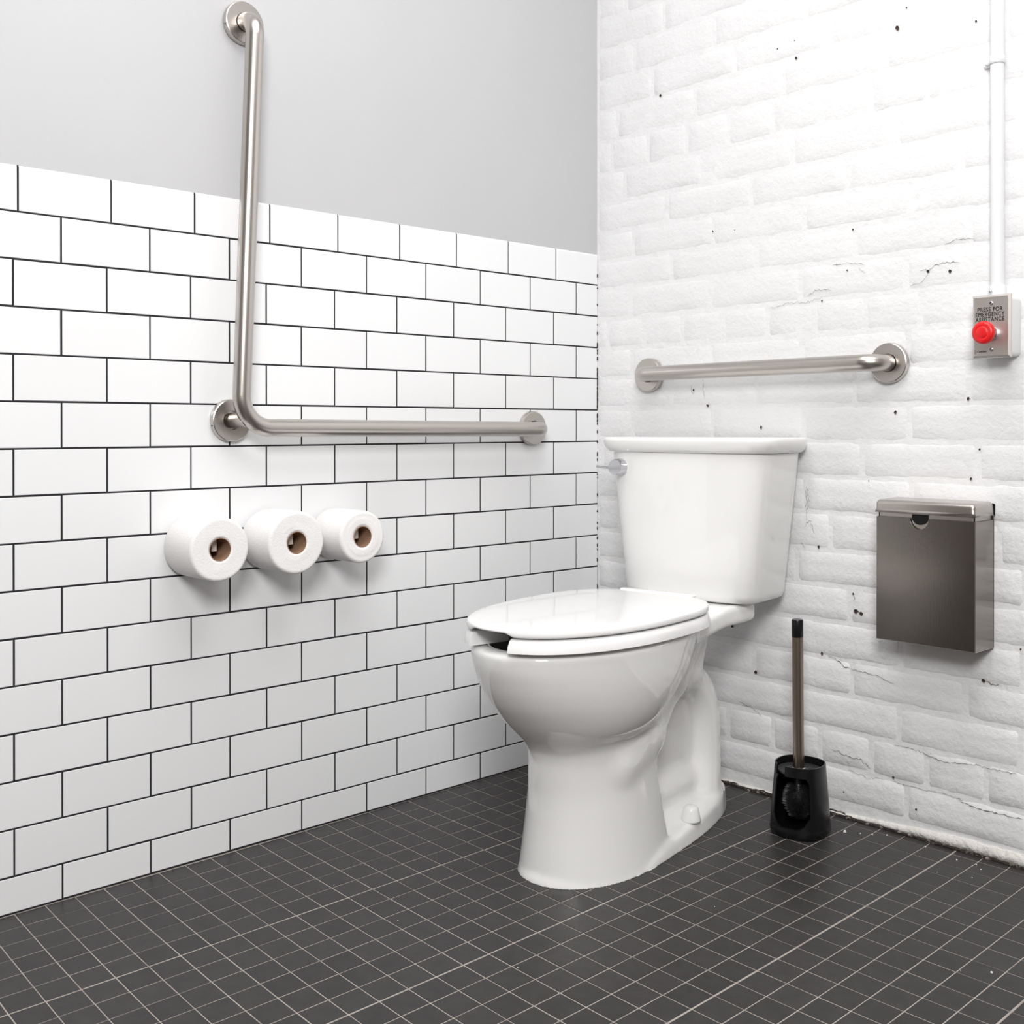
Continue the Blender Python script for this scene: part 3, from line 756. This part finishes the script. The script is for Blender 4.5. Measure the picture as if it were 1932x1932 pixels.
for body, z, wd in (('PRESS FOR', .0302, .0455), ('EMERGENCY', .0212, .0520), ('ASSISTANCE', .0122, .0520)):
    tt = text(body, .0105, -.0022, z, 'lettering', pl, bold=.00021)
    ww = max(v.co.x for v in tt.data.vertices) - min(v.co.x for v in tt.data.vertices); tt.scale.x = wd / ww
tt = text('-Camden', .0052, -.0175, -.0447, 'maker_name', pl, bold=.0001)
ww = max(v.co.x for v in tt.data.vertices) - min(v.co.x for v in tt.data.vertices); tt.scale.x = .0185 / ww
bm = bmesh.new(); box(bm, (-.0292, -.0526, -.0485), (-.0288, -.0522, -.0415)); obj('maker_mark', bm, M['ink'], pl, False)
for z in (.0412, -.0415):
    bm = bmesh.new(); lathe(bm, [(0, .0022), (.001, .0010), (.0022, .0022), (.0034, .0020), (.0040, .0), (0, 0)], 24, AXY); obj('screw', bm, M['chrome'], e, loc=(0, -.0522, z))
bm = bmesh.new(); lathe(bm, [(.0, 0), (.0135, 0), (.0135, .006), (.0115, .0075), (.0115, .016), (.0125, .017), (.0125, .028), (0, .028)], 40, AXY)
sharp(obj('chrome_collar', bm, M['chrome'], e, loc=(0, -.0522, -.0130)), 40)
bm = bmesh.new(); lathe(bm, [(0, .0), (.0155, 0), (.0185, .002), (.0203, .0055), (.0205, .0090), (.0195, .0120), (.0165, .0143), (.0125, .0152), (.0118, .0148), (.0105, .0148), (.0098, .0154), (.005, .0160), (0, .0161)], 56, AXY)
obj('mushroom_button', bm, M['red'], e, loc=(0, -.0740, -.0130))
cd = thing('conduit_pipe', 'white painted conduit running up the brick wall from the emergency button box', 'pipe', (1.008, 0, 1.03))
bm = bmesh.new(); sweep(bm, [(0, -.0150, .014), (-.0015, -.0150, .4), (-.002, -.0150, .9), (-.002, -.0150, HC - 1.03)], .0121, 32); sharp(obj('tube', bm, M['pipe'], cd), 50)
bm = bmesh.new(); lathe(bm, [(0, -.004), (.0095, -.004), (.0095, .002), (.0140, .003), (.0148, .006), (.0148, .020), (.0138, .024), (0, .024)], 32, Matrix.Translation((0, -.0150, 0))); sharp(obj('connector', bm, M['pipe'], cd), 40)
bm = bmesh.new(); lathe(bm, [(0, .005), (.0020, .005), (.0030, .003), (.0030, -.004), (0, -.004)], 16, Matrix.Translation((-.006, -.0285, .012)) @ AXY); obj('connector_screw', bm, M['chrome'], cd)
bm = bmesh.new(); lathe(bm, [(.0118, -.0065), (.0128, -.0075), (.0138, -.0065), (.0136, 0), (.0138, .0065), (.0128, .0075), (.0118, .0065)], 32, Matrix.Translation((-.0018, -.0150, .433)), close=True)
box(bm, (-.030, -.0075, .4265), (-.010, .0, .4395), .002, 2)
cl = obj('pipe_strap', bm, M['pipe'], cd)
bm = bmesh.new(); lathe(bm, [(0, .004), (.003, .0035), (.0045, .001), (.0045, 0), (0, 0)], 20, Matrix.Translation((-.0225, -.0075, .433)) @ AXY); obj('strap_screw', bm, M['pipe'], cl)

# ------------------------------------------------------------------ sanitary bin
b_ = thing('sanitary_bin', 'stainless steel wall bin with hinged lid mounted on the brick wall', 'bin', (.90, 0, .392))
bm = bmesh.new()
X0, X1, YF, ZB = -.0962, .0970, -.078, .2345
t = .0012
# open-topped sheet body with a thumb notch in the front panel
fr = [(X0, 0), (X1, 0), (X1, ZB)]
xc = -.0095; rn = .0185
for k in range(13):
    a = math.pi * k / 12; fr.append((xc + rn * math.cos(a), ZB - .0205 * math.sin(a)))
fr.append((X0, ZB))
def panel(bm, pts, y0, y1):
    a = [bm.verts.new((x, y0, z)) for x, z in pts]; b = [bm.verts.new((x, y1, z)) for x, z in pts]
    bm.faces.new(a); bm.faces.new(b[::-1])
    for i in range(len(pts)): j = (i + 1) % len(pts); bm.faces.new((a[i], a[j], b[j], b[i]))
box(bm, (X0, YF + t, 0), (X0 + t, -.004, ZB)); box(bm, (X1 - t, YF + t, 0), (X1, -.004, ZB)); box(bm, (X0, YF + t, 0), (X1, -.004, t)); box(bm, (X0, -.0055, 0), (X1, -.002, ZB + .02))
obj('body', bm, M['steel_v'], b_, False)
bm = bmesh.new(); panel(bm, fr, YF, YF + t); obj('front_panel', bm, M['steel_v'], b_, False)
bm = bmesh.new(); box(bm, (X0 + .002, YF + .004, ZB - .03), (X1 - .002, YF + .005, ZB + .012)); box(bm, (X1 - .005, YF + .004, ZB - .03), (X1 - .003, -.006, ZB + .012)); box(bm, (X0 + .003, YF + .004, ZB - .03), (X0 + .005, -.006, ZB + .012))
obj('inner_liner', bm, M['steel'], b_, False)
bm = bmesh.new(); panel(bm, [(xc + .0155 * math.cos(math.pi * k / 12), ZB + .0015 - .0135 * math.sin(math.pi * k / 12)) for k in range(13)] + [(xc - .0155, ZB + .007), (xc + .0155, ZB + .007)], YF + .0015, YF + .0035); obj('dark_notch', bm, M['black'], b_, False)
bm = bmesh.new()
for s in (-1, 1): box(bm, (X0 if s < 0 else X1 - .0010, YF - .0004, .0), (X0 + .0010 if s < 0 else X1, YF + .001, ZB))
box(bm, (X0, YF - .0005, 0), (X1, YF + .0005, .0010)); box(bm, (X1 - .0006, YF, 0), (X1 + .0004, -.004, .0010))
obj('folded_edge', bm, M['steel'], b_, False)
bm = bmesh.new(); box(bm, (X0 - .0015, YF - .004, ZB + .0085), (X1 + .001, -.004, ZB + .034), .0085, 5)
bmesh.ops.delete(bm, geom=[f for f in bm.faces if all(v.co.z < ZB + .0125 for v in f.verts) and f.normal.z < -.8], context='FACES')
for v in bm.verts:
    if v.co.z < ZB + .017:
        v.co.z = ZB + .0085
        if v.co.y < YF + .006: v.co.y = YF - .004
        if v.co.x < X0 + .008: v.co.x = X0 - .0015
        if v.co.x > X1 - .008: v.co.x = X1 + .001
    else: v.co.z -= .0015 * (v.co.y < -.06)
bmesh.ops.remove_doubles(bm, verts=bm.verts[:], dist=.0002)
lo_ = obj('lid', bm, M['steel'], b_)
md = lo_.modifiers.new('s', 'SOLIDIFY'); md.thickness = .001; md.offset = -1
bm = bmesh.new(); box(bm, (X0 + .004, -.004, ZB + .006), (X1 + .0018, .0, ZB + .030), .002, 1); obj('hinge_strip', bm, M['black'], b_, False)

# ------------------------------------------------------------------ toilet brush and its holder
BX, BY = .6715, -.1335
bh = thing('brush_holder', 'black plastic toilet brush holder with an open side on the floor', 'brush holder', (BX, BY, 0))
view = math.atan2(-2.0202 - BY, 1.8907 - BX)          # azimuth of the cut-out is left of the viewer's side
ac = view - math.radians(22)
N = 288
def hr(z):
    return np.interp(z, [0, .004, .012, .018, .05, .128, .137], [.0535, .0563, .0570, .0560, .0540, .0478, .0472])
def hpt(a, z, off=0):
    r = hr(z) + off; e = 2 / 2.35; c, s = math.cos(a - ac), math.sin(a - ac)
    x, y = math.copysign(abs(c) ** e, c) * r, math.copysign(abs(s) ** e, s) * r
    ca, sa = math.cos(ac), math.sin(ac); return Vector((x * ca - y * sa, x * sa + y * ca, z))
zs = sorted(set([0, .003, .008, .013] + [round(.016 + .0015 * i, 4) for i in range(21)] + [.054, .07, .085, .100, .1025, .105, .1075, .110, .112, .114, .116, .118, .124, .130, .135, .137]))
bm = bmesh.new()
def cut(a, z):
    d = math.degrees((a - ac + math.pi) % (2 * math.pi) - math.pi)
    lo = .020 + .022 * min(1, (abs(d) / 38.0)) ** 3
    hi_ = .118 - .012 * max(0, (abs(d) - 30) / 10) ** 2
    if lo < z < hi_ and abs(d) < 40: return True
    if z >= .118 and -41 < d < -12: return True
    return False
gi = {}; go = {}
for k in range(N):
    for i, z in enumerate(zs):
        a = 2 * math.pi * k / N; go[k, i] = bm.verts.new(hpt(a, z)); gi[k, i] = bm.verts.new(hpt(a, max(z, .004), -.0028))
solid = {(k, i): not cut(2 * math.pi * (k + .5) / N, (zs[i] + zs[i + 1]) / 2) for k in range(N) for i in range(len(zs) - 1)}
for (k, i), s in solid.items():
    if not s: continue
    k2 = (k + 1) % N
    bm.faces.new((go[k, i], go[k2, i], go[k2, i + 1], go[k, i + 1])); bm.faces.new((gi[k, i], gi[k, i + 1], gi[k2, i + 1], gi[k2, i]))
    if i == len(zs) - 2: bm.faces.new((go[k, i + 1], go[k2, i + 1], gi[k2, i + 1], gi[k, i + 1]))
    if not solid.get((k2, i), True): bm.faces.new((go[k2, i], gi[k2, i], gi[k2, i + 1], go[k2, i + 1]))
    if not solid.get(((k - 1) % N, i), True): bm.faces.new((go[k, i], go[k, i + 1], gi[k, i + 1], gi[k, i]))
    if i > 0 and not solid[k, i - 1]: bm.faces.new((go[k, i], gi[k, i], gi[k2, i], go[k2, i]))
    if i < len(zs) - 2 and not solid[k, i + 1]: bm.faces.new((go[k, i + 1], go[k2, i + 1], gi[k2, i + 1], gi[k, i + 1]))
bm.faces.new([go[k, 0] for k in range(N)][::-1]); bm.faces.new([gi[k, 1] for k in range(N)])
sharp(obj('shell', bm, M['black'], bh), 45)
# brush
br = thing('toilet_brush', 'toilet brush with bronze metal handle and black grip standing in its holder', 'toilet brush', (BX - .0035, BY, .026))
tilt = Vector((-.010, 0, 1)).normalized()
bm = bmesh.new(); sweep(bm, [Vector((0, 0, .095)), Vector((-.0015, 0, .20)), Vector((-.0030, 0, .358))], .0108, 32); sharp(obj('handle', bm, M['steel_d'], br), 50)
bm = bmesh.new(); sweep(bm, [Vector((-.0030, 0, .356)), Vector((-.0031, 0, .3575)), Vector((-.0034, 0, .389)), Vector((-.0034, 0, .391))], [.0108, .0112, .0112, .0104], 32); sharp(obj('grip', bm, M['black'], br), 50)
bm = bmesh.new(); lathe(bm, [(0, .094), (.0440, .094), (.0440, .0975), (.019, .0985), (.0180, .1010), (.0165, .1015), (.0155, .0995), (0, .0995)], 64, Matrix.Translation((.0035, 0, 0)))
# slot matching the holder notch
sharp(obj('disc_cover', bm, M['disc'], br), 30)
bm = bmesh.new(); lathe(bm, [(0, .100), (.0125, .100), (.0140, .0985), (.0140, .097), (0, .097)], 32); obj('collar_ring', bm, M['chrome'], br)
bm = bmesh.new(); lathe(bm, [(0, .008), (.006, .010), (.012, .018), (.016, .03), (.017, .04), (.016, .052), (.012, .062), (.010, .068), (.009, .07), (.009, .095), (0, .095)], 40)
hd = obj('brush_head', bm, M['bristle'], br)
bm = bmesh.new(); rr = random.Random(3)
for n in range(2600):
    a = rr.uniform(0, 2 * math.pi); z = rr.uniform(.004, .066); r0 = float(np.interp(z, [0, .008, .02, .04, .055, .068], [.005, .009, .014, .016, .014, .009]))
    d = Vector((math.cos(a), math.sin(a), rr.uniform(-.15, .45))).normalized(); p = Vector((math.cos(a) * r0 * .9, math.sin(a) * r0 * .9, z)); l = rr.uniform(.016, .021) * (1 - .35 * abs(z - .035) / .035)
    s = Vector((-math.sin(a), math.cos(a), 0)) * .0005; u = Vector((0, 0, .0005)); q = p + d * l
    v0, v1, v2, v3 = bm.verts.new(p + s), bm.verts.new(p - s), bm.verts.new(q + u * .5), bm.verts.new(p + u * 2)
    bm.faces.new((v0, v1, v2)); bm.faces.new((v0, v2, v3)); bm.faces.new((v1, v3, v2))
o = obj('bristles', bm, M['bristle'], hd, False); o['kind'] = 'stuff'
